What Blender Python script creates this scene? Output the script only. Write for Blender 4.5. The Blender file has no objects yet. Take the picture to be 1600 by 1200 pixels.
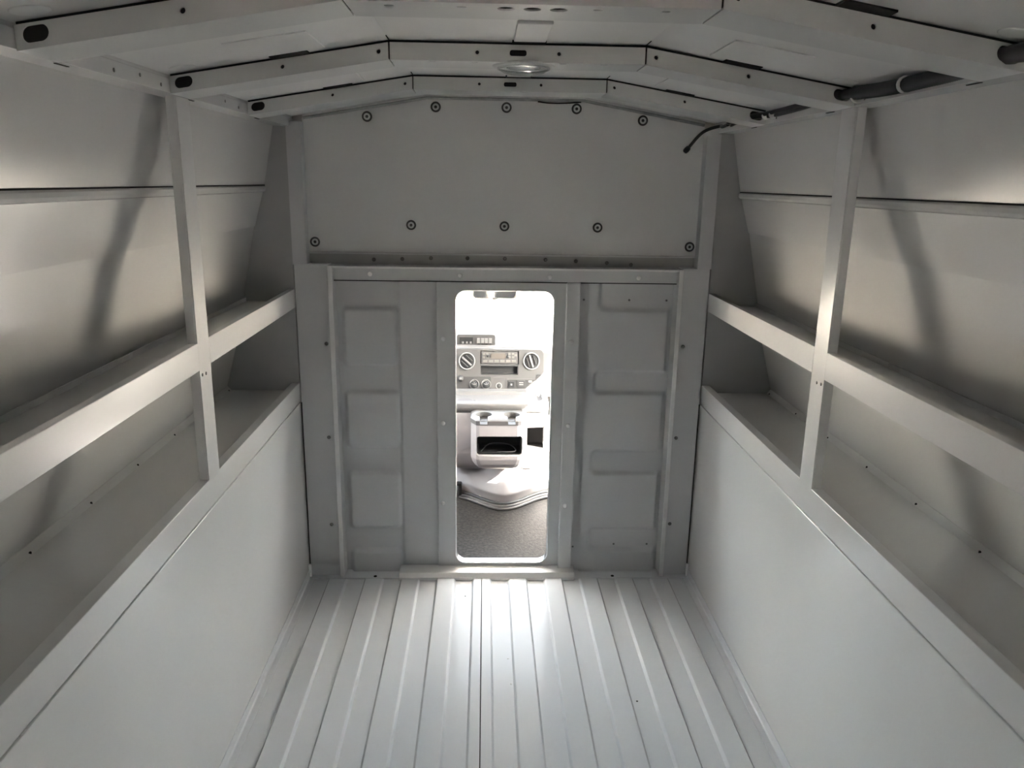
import bpy, bmesh, math, random
from mathutils import Vector, Matrix, noise
from mathutils.geometry import tessellate_polygon
random.seed(7)
S = bpy.context.scene
COL = S.collection
R = math.radians

# ------------------------------------------------------------------ camera
# X across the van, Y forward (cab), Z up; floor z = 0, bulkhead y = 0
F_PX = 1225.0
CAM = Vector((-0.06015, -2.53314, 1.36141))
AX = Vector((0.99935825, -0.00671435, -0.03518542))
AY = Vector((-0.03238507, 0.2503919, -0.96760276))
AZ = Vector((0.01530697, 0.96812128, 0.25001376))
RW = Matrix((AX, AY, AZ))                # camera axes -> world axes
cd = bpy.data.cameras.new('camera')
cd.sensor_fit = 'HORIZONTAL'; cd.sensor_width = 36.0
cd.lens = F_PX / 1600.0 * 36.0
cd.clip_start = 0.02
cam = bpy.data.objects.new('camera', cd); COL.objects.link(cam)
cam.matrix_world = Matrix.Translation(CAM) @ RW.to_4x4()
S.camera = cam

def onY(px, py, y):                       # photo pixel -> point on the plane Y = y
    r = RW @ Vector((px - 800.0, 600.0 - py, -F_PX))
    return CAM + r * ((y - CAM.y) / r.y)

# ------------------------------------------------------------------ light
SUN_DIR = Vector((0.70, -0.40, 0.55)).normalized()
w = bpy.data.worlds.new('sky'); S.world = w; w.use_nodes = True
nt = w.node_tree; nt.nodes.clear()
sky = nt.nodes.new('ShaderNodeTexSky'); sky.sky_type = 'NISHITA'; sky.sun_disc = False
sky.sun_elevation = math.asin(SUN_DIR.z); sky.sun_rotation = math.atan2(SUN_DIR.x, SUN_DIR.y)
sky.air_density = 1.0; sky.dust_density = 4.0; sky.ozone_density = 1.0
hsv = nt.nodes.new('ShaderNodeHueSaturation'); hsv.inputs['Saturation'].default_value = 0.28
bg = nt.nodes.new('ShaderNodeBackground'); bg.inputs['Strength'].default_value = 0.48
wo = nt.nodes.new('ShaderNodeOutputWorld')
nt.links.new(sky.outputs[0], hsv.inputs['Color']); nt.links.new(hsv.outputs[0], bg.inputs[0]); nt.links.new(bg.outputs[0], wo.inputs[0])
sl = bpy.data.lights.new('sun', 'SUN'); sl.energy = 44.0; sl.angle = R(0.6); sl.color = (1.0, 0.92, 0.84)
so = bpy.data.objects.new('sun', sl); COL.objects.link(so)
so.rotation_euler = SUN_DIR.to_track_quat('Z', 'Y').to_euler()
vs = S.view_settings
vs.view_transform = 'Standard'; vs.look = 'None'; vs.gamma = 1.0; vs.use_curve_mapping = False
vs.exposure = 4.2

# ------------------------------------------------------------------ materials
def mat(name, col, rough=0.4, metal=0.0, var=0.0, vscale=3.0, bump=0.0, bscale=200.0, coat=0.0, spec=0.5, rvar=0.0):
    m = bpy.data.materials.new(name); m.use_nodes = True
    t = m.node_tree; b = t.nodes['Principled BSDF']
    b.inputs['Base Color'].default_value = (*col, 1); b.inputs['Roughness'].default_value = rough
    b.inputs['Metallic'].default_value = metal; b.inputs['Coat Weight'].default_value = coat
    b.inputs['Coat Roughness'].default_value = 0.06; b.inputs['Specular IOR Level'].default_value = spec
    tc = t.nodes.new('ShaderNodeTexCoord')
    if var or rvar:
        n = t.nodes.new('ShaderNodeTexNoise'); n.inputs['Scale'].default_value = vscale; n.inputs['Detail'].default_value = 5
        t.links.new(tc.outputs['Object'], n.inputs['Vector'])
        if var:
            r = t.nodes.new('ShaderNodeValToRGB')
            r.color_ramp.elements[0].position = 0.3; r.color_ramp.elements[1].position = 0.7
            r.color_ramp.elements[0].color = (*[c * (1 - var) for c in col], 1)
            r.color_ramp.elements[1].color = (*[min(1, c * (1 + var)) for c in col], 1)
            t.links.new(n.outputs['Fac'], r.inputs[0]); t.links.new(r.outputs[0], b.inputs['Base Color'])
        if rvar:
            mr = t.nodes.new('ShaderNodeMapRange')
            mr.inputs['To Min'].default_value = max(0.02, rough - rvar); mr.inputs['To Max'].default_value = rough + rvar
            t.links.new(n.outputs['Fac'], mr.inputs[0]); t.links.new(mr.outputs[0], b.inputs['Roughness'])
    if bump:
        n2 = t.nodes.new('ShaderNodeTexNoise'); n2.inputs['Scale'].default_value = bscale; n2.inputs['Detail'].default_value = 3
        t.links.new(tc.outputs['Object'], n2.inputs['Vector'])
        bp = t.nodes.new('ShaderNodeBump'); bp.inputs['Strength'].default_value = bump; bp.inputs['Distance'].default_value = 0.002
        t.links.new(n2.outputs['Fac'], bp.inputs['Height']); t.links.new(bp.outputs[0], b.inputs['Normal'])
    return m

def sheet_mat(name, col, rough, wob, wscale, rvar=0.03, spec=0.5):
    """painted sheet metal: slightly oil-canned, so reflections swim"""
    m = mat(name, col, rough, var=0.02, vscale=2.0, rvar=rvar, spec=spec)
    t = m.node_tree; b = t.nodes['Principled BSDF']
    tc = t.nodes.new('ShaderNodeTexCoord')
    n = t.nodes.new('ShaderNodeTexNoise'); n.inputs['Scale'].default_value = wscale; n.inputs['Detail'].default_value = 1
    t.links.new(tc.outputs['Object'], n.inputs['Vector'])
    n3 = t.nodes.new('ShaderNodeTexNoise'); n3.inputs['Scale'].default_value = 260; n3.inputs['Detail'].default_value = 2
    t.links.new(tc.outputs['Object'], n3.inputs['Vector'])
    bp = t.nodes.new('ShaderNodeBump'); bp.inputs['Strength'].default_value = 1.0; bp.inputs['Distance'].default_value = wob
    t.links.new(n.outputs['Fac'], bp.inputs['Height'])
    b2 = t.nodes.new('ShaderNodeBump'); b2.inputs['Strength'].default_value = 0.05; b2.inputs['Distance'].default_value = 0.001
    t.links.new(n3.outputs['Fac'], b2.inputs['Height']); t.links.new(bp.outputs[0], b2.inputs['Normal'])
    t.links.new(b2.outputs[0], b.inputs['Normal'])
    return m

M = {}
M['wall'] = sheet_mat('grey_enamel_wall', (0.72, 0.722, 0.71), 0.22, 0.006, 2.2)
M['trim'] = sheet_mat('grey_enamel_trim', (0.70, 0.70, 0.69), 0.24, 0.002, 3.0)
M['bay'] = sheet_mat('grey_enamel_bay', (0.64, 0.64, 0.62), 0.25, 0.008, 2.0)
M['floor'] = sheet_mat('grey_enamel_floor', (0.66, 0.675, 0.69), 0.13, 0.0012, 4.0, 0.02, 0.045)
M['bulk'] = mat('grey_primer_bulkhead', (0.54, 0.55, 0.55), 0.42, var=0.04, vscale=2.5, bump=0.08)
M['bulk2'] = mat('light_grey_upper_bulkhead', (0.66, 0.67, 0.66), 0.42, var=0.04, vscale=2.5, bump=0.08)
M['roof'] = mat('grey_roof_skin', (0.68, 0.69, 0.68), 0.38, var=0.05, vscale=3, bump=0.1, bscale=60)
M['bow'] = mat('grey_steel_bow', (0.58, 0.595, 0.585), 0.38, var=0.04, vscale=6, bump=0.05)
M['black'] = mat('flat_black', (0.012, 0.012, 0.012), 0.9)  # also stands in for shade in roof gaps and bow cavities
M['rubber'] = mat('black_rubber', (0.018, 0.018, 0.019), 0.5, bump=0.3, bscale=300)
M['loom'] = mat('black_corrugated_loom', (0.015, 0.015, 0.016), 0.45)
M['tie'] = mat('white_nylon', (0.75, 0.75, 0.72), 0.4)
M['zinc'] = mat('zinc_screw', (0.62, 0.62, 0.60), 0.3, 0.8, var=0.1, vscale=80)
M['darkscrew'] = mat('dark_screw', (0.16, 0.16, 0.16), 0.4, 0.6, var=0.1, vscale=80)
M['washer'] = mat('dark_steel_washer', (0.06, 0.06, 0.06), 0.5, 0.3)
M['pale'] = mat('screw_glint_paint', (0.80, 0.80, 0.78), 0.3, spec=0.8)  # zinc screws, their bright glint put into the base colour
M['white'] = mat('white_enamel', (0.85, 0.86, 0.86), 0.2)
M['caulk'] = mat('grey_sealant', (0.36, 0.37, 0.37), 0.7, var=0.15, vscale=40)
M['alu'] = mat('brushed_aluminium', (0.80, 0.81, 0.82), 0.22, 0.9, var=0.05, vscale=30)
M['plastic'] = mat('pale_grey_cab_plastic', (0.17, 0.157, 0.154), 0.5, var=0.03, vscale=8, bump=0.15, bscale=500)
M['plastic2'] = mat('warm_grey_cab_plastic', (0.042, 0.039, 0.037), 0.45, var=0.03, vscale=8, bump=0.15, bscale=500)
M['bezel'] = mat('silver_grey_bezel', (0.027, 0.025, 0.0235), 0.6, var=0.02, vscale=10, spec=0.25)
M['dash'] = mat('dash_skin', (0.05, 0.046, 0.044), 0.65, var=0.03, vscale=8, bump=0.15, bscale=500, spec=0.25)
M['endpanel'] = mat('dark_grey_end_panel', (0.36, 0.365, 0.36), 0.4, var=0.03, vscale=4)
M['key'] = mat('pale_key', (0.055, 0.05, 0.045), 0.6, spec=0.25)
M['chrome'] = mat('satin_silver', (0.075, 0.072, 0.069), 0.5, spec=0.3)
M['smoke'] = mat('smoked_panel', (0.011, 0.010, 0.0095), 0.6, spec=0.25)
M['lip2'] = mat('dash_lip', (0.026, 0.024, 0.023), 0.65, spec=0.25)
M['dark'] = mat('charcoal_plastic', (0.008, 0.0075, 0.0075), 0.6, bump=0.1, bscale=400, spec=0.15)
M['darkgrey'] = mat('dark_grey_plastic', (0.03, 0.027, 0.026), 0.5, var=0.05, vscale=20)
M['silver'] = mat('silver_plastic', (0.34, 0.33, 0.315), 0.3)
M['keys'] = mat('tan_radio_keys', (0.15, 0.135, 0.12), 0.4)
M['display'] = mat('smoked_display', (0.03, 0.024, 0.019), 0.5, spec=0.3)
M['red'] = mat('red_mark', (0.5, 0.06, 0.05), 0.5)
M['blue'] = mat('blue_mark', (0.08, 0.16, 0.45), 0.5)
M['seat'] = mat('grey_seat_vinyl', (0.26, 0.235, 0.25), 0.55, var=0.05, vscale=12, bump=0.3, bscale=250)
M['ground'] = mat('dusty_concrete', (0.46, 0.40, 0.35), 0.9, var=0.12, vscale=0.6, bump=0.4, bscale=20)
M['cabpaint'] = mat('cab_headliner', (0.52, 0.50, 0.475), 0.7, var=0.03, vscale=5)

def mat_mat():                                # speckled vinyl floor covering
    m = mat('speckled_vinyl_mat', (0.16, 0.145, 0.135), 0.6, bump=0.5, bscale=160, spec=0.2)
    t = m.node_tree; b = t.nodes['Principled BSDF']
    tc = t.nodes.new('ShaderNodeTexCoord')
    n = t.nodes.new('ShaderNodeTexNoise'); n.inputs['Scale'].default_value = 75; n.inputs['Detail'].default_value = 6
    r = t.nodes.new('ShaderNodeValToRGB')
    e = r.color_ramp.elements
    e[0].position = 0.40; e[0].color = (0.005, 0.0045, 0.0042, 1); e[1].position = 0.64; e[1].color = (0.027, 0.024, 0.022, 1)
    t.links.new(tc.outputs['Object'], n.inputs['Vector']); t.links.new(n.outputs['Fac'], r.inputs[0]); t.links.new(r.outputs[0], b.inputs['Base Color'])
    return m
M['mat'] = mat_mat()

def glass_mat(name, tint, gloss):
    m = bpy.data.materials.new(name); m.use_nodes = True; t = m.node_tree; t.nodes.clear()
    tr = t.nodes.new('ShaderNodeBsdfTransparent'); tr.inputs[0].default_value = (*tint, 1)
    gl = t.nodes.new('ShaderNodeBsdfGlossy'); gl.inputs['Roughness'].default_value = 0.02
    lw = t.nodes.new('ShaderNodeLayerWeight'); lw.inputs['Blend'].default_value = 0.5
    pw = t.nodes.new('ShaderNodeMath'); pw.operation = 'POWER'; pw.inputs[1].default_value = 4.0
    fr = t.nodes.new('ShaderNodeMath'); fr.operation = 'MULTIPLY_ADD'; fr.inputs[1].default_value = 0.5; fr.inputs[2].default_value = gloss
    t.links.new(lw.outputs['Facing'], pw.inputs[0]); t.links.new(pw.outputs[0], fr.inputs[0])
    mx = t.nodes.new('ShaderNodeMixShader'); o = t.nodes.new('ShaderNodeOutputMaterial')
    t.links.new(fr.outputs[0], mx.inputs[0]); t.links.new(tr.outputs[0], mx.inputs[1]); t.links.new(gl.outputs[0], mx.inputs[2]); t.links.new(mx.outputs[0], o.inputs[0])
    return m
M['glass'] = glass_mat('window_glass', (0.95, 0.97, 0.96), 0.03)
M['lens'] = glass_mat('clear_lamp_lens', (0.82, 0.83, 0.82), 0.08)
M['tint'] = glass_mat('privacy_glass', (0.30, 0.30, 0.29), 0.05)
M['mirror'] = mat('mirror_glass', (0.85, 0.85, 0.85), 0.03, 1.0)

# ------------------------------------------------------------------ mesh helpers
class MB:
    def __init__(s): s.v = []; s.f = []; s.sm = []
    def add(s, vs, fs, smooth=False):
        o = len(s.v); s.v += [tuple(v) for v in vs]; s.f += [tuple(i + o for i in f) for f in fs]; s.sm += [smooth] * len(fs); return s
    def box(s, x0, x1, y0, y1, z0, z1):
        v = [(x, y, z) for z in (z0, z1) for y in (y0, y1) for x in (x0, x1)]
        return s.add(v, [(0, 2, 3, 1), (4, 5, 7, 6), (0, 1, 5, 4), (2, 6, 7, 3), (0, 4, 6, 2), (1, 3, 7, 5)])
    def prism(s, prof, a0, a1, axis='Y', smooth=False):
        """closed 2-D profile swept along one axis: Y -> (x,z), X -> (y,z), Z -> (x,y)"""
        n = len(prof)
        if axis == 'Y': P = lambda p, a: (p[0], a, p[1])
        elif axis == 'X': P = lambda p, a: (a, p[0], p[1])
        else: P = lambda p, a: (p[0], p[1], a)
        v = [P(p, a0) for p in prof] + [P(p, a1) for p in prof]
        s.add(v, [(i, (i + 1) % n, n + (i + 1) % n, n + i) for i in range(n)], smooth)
        o = len(s.v) - 2 * n
        tri = tessellate_polygon([[Vector((p[0], p[1], 0)) for p in prof]])
        s.f += [tuple(o + i for i in t) for t in tri] + [tuple(o + n + i for i in reversed(t)) for t in tri]
        s.sm += [False] * (2 * len(tri)); return s
    def plate(s, outer, holes, org, u, v, t):
        """flat plate with real holes; org + u,v axes, thickness t behind (along -(u x v))"""
        org, u, v = Vector(org), Vector(u), Vector(v); n = u.cross(v).normalized()
        loops = [outer] + list(holes)
        tri = tessellate_polygon([[Vector((p[0], p[1], 0)) for p in l] for l in loops])
        pts = [p for l in loops for p in l]; N = len(pts)
        A = [org + u * p[0] + v * p[1] for p in pts]; B = [a - n * t for a in A]
        fs = [tuple(x) for x in tri] + [tuple(N + i for i in reversed(x)) for x in tri]; o = 0
        for l in loops:
            k = len(l); fs += [(o + i, o + (i + 1) % k, N + o + (i + 1) % k, N + o + i) for i in range(k)]; o += k
        return s.add(A + B, fs)
    def lathe(s, prof, loc, axis, seg=16, smooth=True):
        """prof: (r, h) pairs along axis"""
        a = Vector(axis).normalized(); q = a.orthogonal().normalized(); b = a.cross(q); loc = Vector(loc)
        v = []; fs = []
        for r, h in prof:
            for k in range(seg):
                an = 2 * math.pi * k / seg
                v.append(loc + a * h + (q * math.cos(an) + b * math.sin(an)) * max(r, 1e-5))
        for i in range(len(prof) - 1):
            for k in range(seg):
                fs.append((i * seg + k, i * seg + (k + 1) % seg, (i + 1) * seg + (k + 1) % seg, (i + 1) * seg + k))
        fs.append(tuple(range(seg))[::-1]); fs.append(tuple((len(prof) - 1) * seg + k for k in range(seg)))
        return s.add(v, fs, smooth)
    def tube(s, path, rad, seg=10, smooth=True):
        P = [Vector(p) for p in path]; n = len(P); v = []; fs = []
        rr = rad if hasattr(rad, '__len__') else [rad] * n
        up = None
        for i in range(n):
            d = (P[min(i + 1, n - 1)] - P[max(i - 1, 0)]).normalized()
            if up is None: up = d.orthogonal().normalized()
            up = (up - d * up.dot(d)).normalized(); b = d.cross(up)
            for k in range(seg):
                an = 2 * math.pi * k / seg
                v.append(P[i] + (up * math.cos(an) + b * math.sin(an)) * rr[i])
        for i in range(n - 1):
            for k in range(seg):
                fs.append((i * seg + k, i * seg + (k + 1) % seg, (i + 1) * seg + (k + 1) % seg, (i + 1) * seg + k))
        fs.append(tuple(range(seg))[::-1]); fs.append(tuple((n - 1) * seg + k for k in range(seg)))
        return s.add(v, fs, smooth)
    def loft(s, rings, smooth=True, caps=True):
        n = len(rings[0]); v = [p for r in rings for p in r]; fs = []
        for i in range(len(rings) - 1):
            for k in range(n):
                fs.append((i * n + k, i * n + (k + 1) % n, (i + 1) * n + (k + 1) % n, (i + 1) * n + k))
        s.add(v, fs, smooth)
        if caps:
            o = len(s.v) - len(v)
            s.f += [tuple(o + k for k in reversed(range(n))), tuple(o + (len(rings) - 1) * n + k for k in range(n))]; s.sm += [False, False]
        return s
    def grid(s, fn, nu, nv, smooth=True):
        v = [fn(i / nu, j / nv) for j in range(nv + 1) for i in range(nu + 1)]
        fs = [(j * (nu + 1) + i, j * (nu + 1) + i + 1, (j + 1) * (nu + 1) + i + 1, (j + 1) * (nu + 1) + i) for j in range(nv) for i in range(nu)]
        return s.add(v, fs, smooth)
    def mesh(s, name, m):
        me = bpy.data.meshes.new(name); me.from_pydata(s.v, [], s.f)
        me.polygons.foreach_set('use_smooth', s.sm)
        bm = bmesh.new(); bm.from_mesh(me); bmesh.ops.recalc_face_normals(bm, faces=bm.faces); bm.to_mesh(me); bm.free()
        me.materials.append(m); return me
    def build(s, name, m, parent=None, bevel=0.0, seg=2, **kw):
        return link(name, s.mesh(name, m), parent, bevel, seg, **kw)

def link(name, me, parent=None, bevel=0.0, seg=2, label=None, cat=None, group=None, kind=None, loc=None):
    o = bpy.data.objects.new(name, me); COL.objects.link(o)
    if parent is not None: o.parent = parent
    if loc is not None: o.location = loc
    if bevel:
        b = o.modifiers.new('bevel', 'BEVEL'); b.width = bevel; b.segments = seg; b.limit_method = 'ANGLE'; b.angle_limit = R(40)
        b.harden_normals = False
    if label: o['label'] = label
    if cat: o['category'] = cat
    if group: o['group'] = group
    if kind: o['kind'] = kind
    return o

def thing(name, label, cat, group=None, loc=(0, 0, 0)):
    o = bpy.data.objects.new(name, None); COL.objects.link(o); o.location = loc; o.empty_display_size = 0.05
    o['label'] = label; o['category'] = cat
    if group: o['group'] = group
    return o

def parent_keep(o, p):
    """child built in world coordinates, parent has only a location"""
    o.parent = p; o.location = o.location - p.location
    return o

def cut(o, cutters):
    """boolean recesses, baked into the mesh"""
    tmp = []
    for c in cutters:
        co = bpy.data.objects.new('cutter', c.mesh('cutter', o.data.materials[0])); COL.objects.link(co); tmp.append(co)
        md = o.modifiers.new('cut', 'BOOLEAN'); md.operation = 'DIFFERENCE'; md.object = co; md.solver = 'EXACT'
    dg = bpy.context.evaluated_depsgraph_get()
    me = bpy.data.meshes.new_from_object(o.evaluated_get(dg)); o.modifiers.clear(); o.data = me
    for co in tmp: bpy.data.objects.remove(co)
    return o

def rrect(x0, x1, y0, y1, r, n=6):
    p = []
    for cx, cy, a in ((x1 - r, y1 - r, 0), (x0 + r, y1 - r, 90), (x0 + r, y0 + r, 180), (x1 - r, y0 + r, 270)):
        p += [(cx + r * math.cos(R(a + 90 * k / n)), cy + r * math.sin(R(a + 90 * k / n))) for k in range(n + 1)]
    return p
def circ(x, y, r, n=12): return [(x + r * math.cos(2 * math.pi * k / n), y + r * math.sin(2 * math.pi * k / n)) for k in range(n)]
def slot(x, y, w, h, n=6): return rrect(x - w / 2, x + w / 2, y - h / 2, y + h / 2, h / 2 * 0.98, n)
def sm(a, b, x):
    t = max(0.0, min(1.0, (x - a) / (b - a))); return t * t * (3 - 2 * t)

YB = -3.05                      # rear end of the body
WX = 0.672                      # side wall plane
RK, ZK, ZS = 0.245, 1.618, 1.547    # roof: half width of flat middle, its height, height at the sides
def roof_z(x):
    x = abs(x); return ZK if x <= RK else ZK + (ZS - ZK) * (x - RK) / (WX - RK)

# ------------------------------------------------------------------ structure: ground and floor
g = MB(); g.box(-30, 30, -30, 30, -0.95, -0.85); g.build('ground', M['ground'], kind='structure')

b = MB(); b.box(-WX, WX, YB, 0.06, -0.04, 0.0)
floor = b.build('floor', M['floor'], kind='structure')
# raised strips of the corrugated deck, one mesh each, two sheets meeting over one strip
PITCH = 0.1256; X0 = -0.0647; HW = 0.0315; HH = 0.009; SL = 0.006
def strip_mb(xa, xb, sl_l=SL, sl_r=SL):
    m = MB(); y0, y1 = YB, -0.032
    pr = [(xa - sl_l, 0.0), (xa, HH), (xb, HH), (xb + sl_r, 0.0)]
    v = [(p[0], y0, p[1]) for p in pr] + [(p[0], y1 + (0.010 if p[1] == 0 else 0), p[1]) for p in pr]
    return m.add(v, [(0, 1, 5, 4), (1, 2, 6, 5), (2, 3, 7, 6), (4, 5, 6, 7), (3, 2, 1, 0)])
base = strip_mb(-HW + SL / 2, HW - SL / 2).mesh('floor_strip', M['floor'])
for k in range(-6, 7):
    x = X0 + k * PITCH
    if abs(x) > 0.64: continue
    if k == 0:      # the joint: two half strips, dark line between
        strip_mb(-HW + SL / 2, -0.0016, SL, 0).build('floor_strip', M['floor'], floor, 0.0015, loc=(x, 0, 0))
        strip_mb(0.0008, HW - SL / 2, 0, SL).build('floor_strip', M['floor'], floor, 0.0015, loc=(x, 0, 0))
        MB().box(x - 0.0016, x + 0.0008, YB, -0.035, 0.0003, 0.004).build('joint_sealant', M['black'], floor)
    else:
        link('floor_strip', base, floor, 0.0015, loc=(x, 0, 0))
MB().box(-WX, WX, -0.022, 0.02, 0, 0.006).build('front_flange', M['floor'], floor, 0.001)
for x in (-0.44, 0.025, 0.40):
    MB().lathe([(0.006, 0), (0.006, 0.0015), (0.003, 0.002)], (x, -0.012, 0.0058), (0, 0, 1), 10).build('screw', M['dark'], floor)
for i, (x, y) in enumerate([(0.02, -0.62), (0.015, -0.50), (0.03, -0.36), (0.36, -0.70), (-0.16, -0.83), (-0.12, -0.14)]):
    MB().lathe([(0.003, 0), (0.003, 0.0008), (0.001, 0.001)], (x, y, 0.0002 + (HH if abs((x - X0 + PITCH * 8) % PITCH - 0) < HW - 0.004 or PITCH - ((x - X0 + PITCH * 8) % PITCH) < HW - 0.004 else 0)), (0, 0, 1), 6).build('rivet', M['darkgrey'] if i > 2 else M['zinc'], floor)

# ------------------------------------------------------------------ side walls
BACK = [(0.710, 1.515), (0.748, 1.328), (0.782, 1.215), (0.834, 0.975), (0.861, 0.846), (0.910, 0.680)]
def bx(z):
    for (x0, z0), (x1, z1) in zip(BACK, BACK[1:]):
        if z1 <= z <= z0: return x0 + (x1 - x0) * (z0 - z) / (z0 - z1)
    return BACK[0][0] if z > 1 else BACK[-1][0]

def side(sg, name, ypost):
    sgx = lambda x: sg * x
    def bxs(m, x0, x1, *a):
        lo, hi = sorted((sg * x0, sg * x1)); return m.box(lo, hi, *a)
    def prf(p): return [(sg * x, z) for x, z in p]
    wall = bxs(MB(), WX, WX + 0.03, YB, 0.06, -0.04, 0.637).build(name, M['wall'], None, 0.002, kind='structure')
    # ledge rail: C channel along the bottom of the openings, in two lengths meeting under the post
    railp = [(WX, 0.641), (WX, 0.706), (WX + 0.026, 0.706), (WX + 0.026, 0.702), (WX + 0.004, 0.702), (WX + 0.004, 0.641)]
    MB().prism(prf(railp), YB, 0.0).build('ledge_rail', M['trim'], wall, 0.0015)
    bxs(MB(), WX + 0.004, WX + 0.03, YB, 0.06, 0.630, 0.700).build('rail_backing', M['trim'], wall)
    # floor of the storage bays
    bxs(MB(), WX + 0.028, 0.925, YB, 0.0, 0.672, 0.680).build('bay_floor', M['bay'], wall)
    # outer skin of the bays in three lapped sheets
    def skin(zt, zb, off, nm):
        o = [(bx(zt) + off, zt)] + [(x + off, z) for x, z in BACK if zb + 0.01 < z < zt - 0.01] + [(bx(zb) + off, zb)]
        p = o + [(x + 0.012, z) for x, z in reversed(o)]
        return MB().prism(prf(p), YB, 0.0).build(nm, M['bay'], wall)
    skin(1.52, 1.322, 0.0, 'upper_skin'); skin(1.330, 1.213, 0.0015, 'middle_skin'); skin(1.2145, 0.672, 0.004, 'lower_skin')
    # rounded seam bar along the skin
    xb = bx(1.328)
    pr = [(xb + 0.004, 1.3385), (xb - 0.004, 1.3375), (xb - 0.0065, 1.334), (xb - 0.0065, 1.326), (xb - 0.003, 1.320), (xb + 0.004, 1.3175)]
    MB().prism(prf(pr), YB, -0.002).build('seam_bar', M['bay'], wall, 0.001)
    MB().prism(prf([(xb + 0.004, 1.3415), (xb - 0.0035, 1.3405), (xb - 0.0035, 1.3378), (xb + 0.004, 1.338)]), YB, -0.002).build('seam_sealant', M['black'], wall)
    # front end of the bays
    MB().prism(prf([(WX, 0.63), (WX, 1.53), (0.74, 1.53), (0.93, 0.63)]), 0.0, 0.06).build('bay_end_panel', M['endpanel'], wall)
    # upright post, with returns into the bay
    y0, y1 = ypost
    pm = MB(); bxs(pm, WX, WX + 0.003, y0, y1, 0.700, 1.515); bxs(pm, WX + 0.003, WX + 0.022, y0, y0 + 0.003, 0.703, 1.515); bxs(pm, WX + 0.003, WX + 0.022, y1 - 0.003, y1, 0.703, 1.515)
    pm.build('post', M['trim'], wall, 0.001)
    for (yy, zz) in ((y0 + 0.012, 0.945), (y0 + 0.034, 0.943)):
        MB().lathe([(0.004, 0), (0.004, 0.001), (0.002, 0.0016)], (sg * (WX - 0.0002), yy, zz), (-sg, 0, 0), 8).build('rivet', M['darkscrew'], wall)
    pm = MB(); bxs(pm, WX, WX + 0.003, -1.80, -1.725, 0.700, 1.515); bxs(pm, WX + 0.003, WX + 0.032, -1.80, -1.797, 0.703, 1.515); bxs(pm, WX + 0.003, WX + 0.032, -1.728, -1.725, 0.703, 1.515)
    pm.build('post', M['trim'], wall, 0.001)
    # roof rail above the openings
    MB().prism(prf([(WX - 0.010, 1.515), (WX - 0.010, 1.5415), (WX - 0.007, 1.5415), (WX - 0.007, 1.560), (0.724, 1.560), (0.724, 1.515)]), YB, 0.06).build('roof_rail', M['trim'], wall, 0.001)
    for y in (-0.50, -0.60, -0.97, -1.06, -1.16):
        MB().lathe([(0.0035, 0), (0.0035, 0.0012)], (sg * (WX - 0.0098), y, 1.528 + 0.003 * math.sin(y * 40)), (-sg, 0, 0), 8).build('rivet', M['darkscrew'], wall)
    for y in (-0.79, -1.30, -0.30):
        MB().box(sg * (WX + 0.002) - 0.002, sg * (WX + 0.002) + 0.002, y - 0.018, y + 0.018, 1.5138, 1.5152).build('rail_slot', M['black'], wall)
    # sealed foot where wall meets floor
    MB().prism(prf([(WX, 0.0), (WX - 0.022, 0.0), (WX - 0.022, 0.003), (WX - 0.006, 0.0045), (WX - 0.003, 0.008), (WX - 0.0025, 0.03), (WX, 0.0305)]), YB, -0.001).build('foot_angle', M['floor'], wall, 0.001)
    # push-in clips along the back of the bay floor
    cm = MB().lathe([(0.0075, 0), (0.0075, 0.002), (0.005, 0.0045), (0.002, 0.005)], (0, 0, 0), (-sg * 0.5, 0, 1), 8).mesh('clip', M['dark'])
    for k in range(9):
        link('clip', cm, wall, loc=(sg * 0.902, -0.02 - 0.232 * k, 0.6815))
    MB().prism(prf([(0.894, 0.680), (0.906, 0.694), (0.915, 0.694), (0.915, 0.680)]), YB, -0.002).build('seam_bead', M['bay'], wall)
    # white sliver standing in for daylight through the floor corner gap
    bxs(MB(), WX - 0.0095, WX - 0.0005, -0.012, -0.005, 0.004, 0.052).build('daylight_sliver', M['white'], wall, 0.001)
    # loose joints: dark slits beside the bulkhead posts
    bxs(MB(), WX - 0.0058, WX - 0.003, -0.003, 0.0, 0.05, 0.64).build('corner_gasket', M['black'], wall)
    return wall

WL = side(-1, 'wall_left', (-0.872, -0.803))
WR = side(1, 'wall_right', (-0.917, -0.850))

# shelves: one tray per bay, tall front lip
def shelf(sg, ya, yb, label, da=0.0, db=0.0):
    t = thing('bay_shelf', label, 'shelf', 'steel shelves in the side bays', loc=(sg * 0.75, (ya + yb) / 2, 0.955))
    L = t.location
    def b3(m, x0, x1, *a):
        lo, hi = sorted((sg * x0, sg * x1)); return m.box(lo, hi, *a)
    xo = bx(0.975) + 0.002
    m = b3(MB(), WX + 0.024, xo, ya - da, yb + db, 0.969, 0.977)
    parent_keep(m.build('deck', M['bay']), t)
    lip = [(WX - 0.0005, 0.957), (WX - 0.0005, 1.017), (WX + 0.018, 1.017), (WX + 0.018, 1.013), (WX + 0.003, 1.013), (WX + 0.003, 0.969), (WX + 0.024, 0.969), (WX + 0.024, 0.957)]
    parent_keep(MB().prism([(sg * x, z) for x, z in lip], ya, yb).build('front_lip', M['trim'], None, 0.0012), t)
    # upturned rear edge, a dark slit behind it
    parent_keep(b3(MB(), xo - 0.010, xo - 0.008, ya - da, yb + db, 0.977, 0.989).build('rear_upturn', M['bay']), t)
    parent_keep(b3(MB(), xo - 0.007, xo + 0.001, ya - da, yb + db, 0.977, 0.981).build('rear_gasket', M['black']), t)
    return t
shelf(-1, -0.803, -0.003, 'grey steel shelf with upright lip, ending at the bulkhead, on the wall without wiring', 0.0345)
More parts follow.
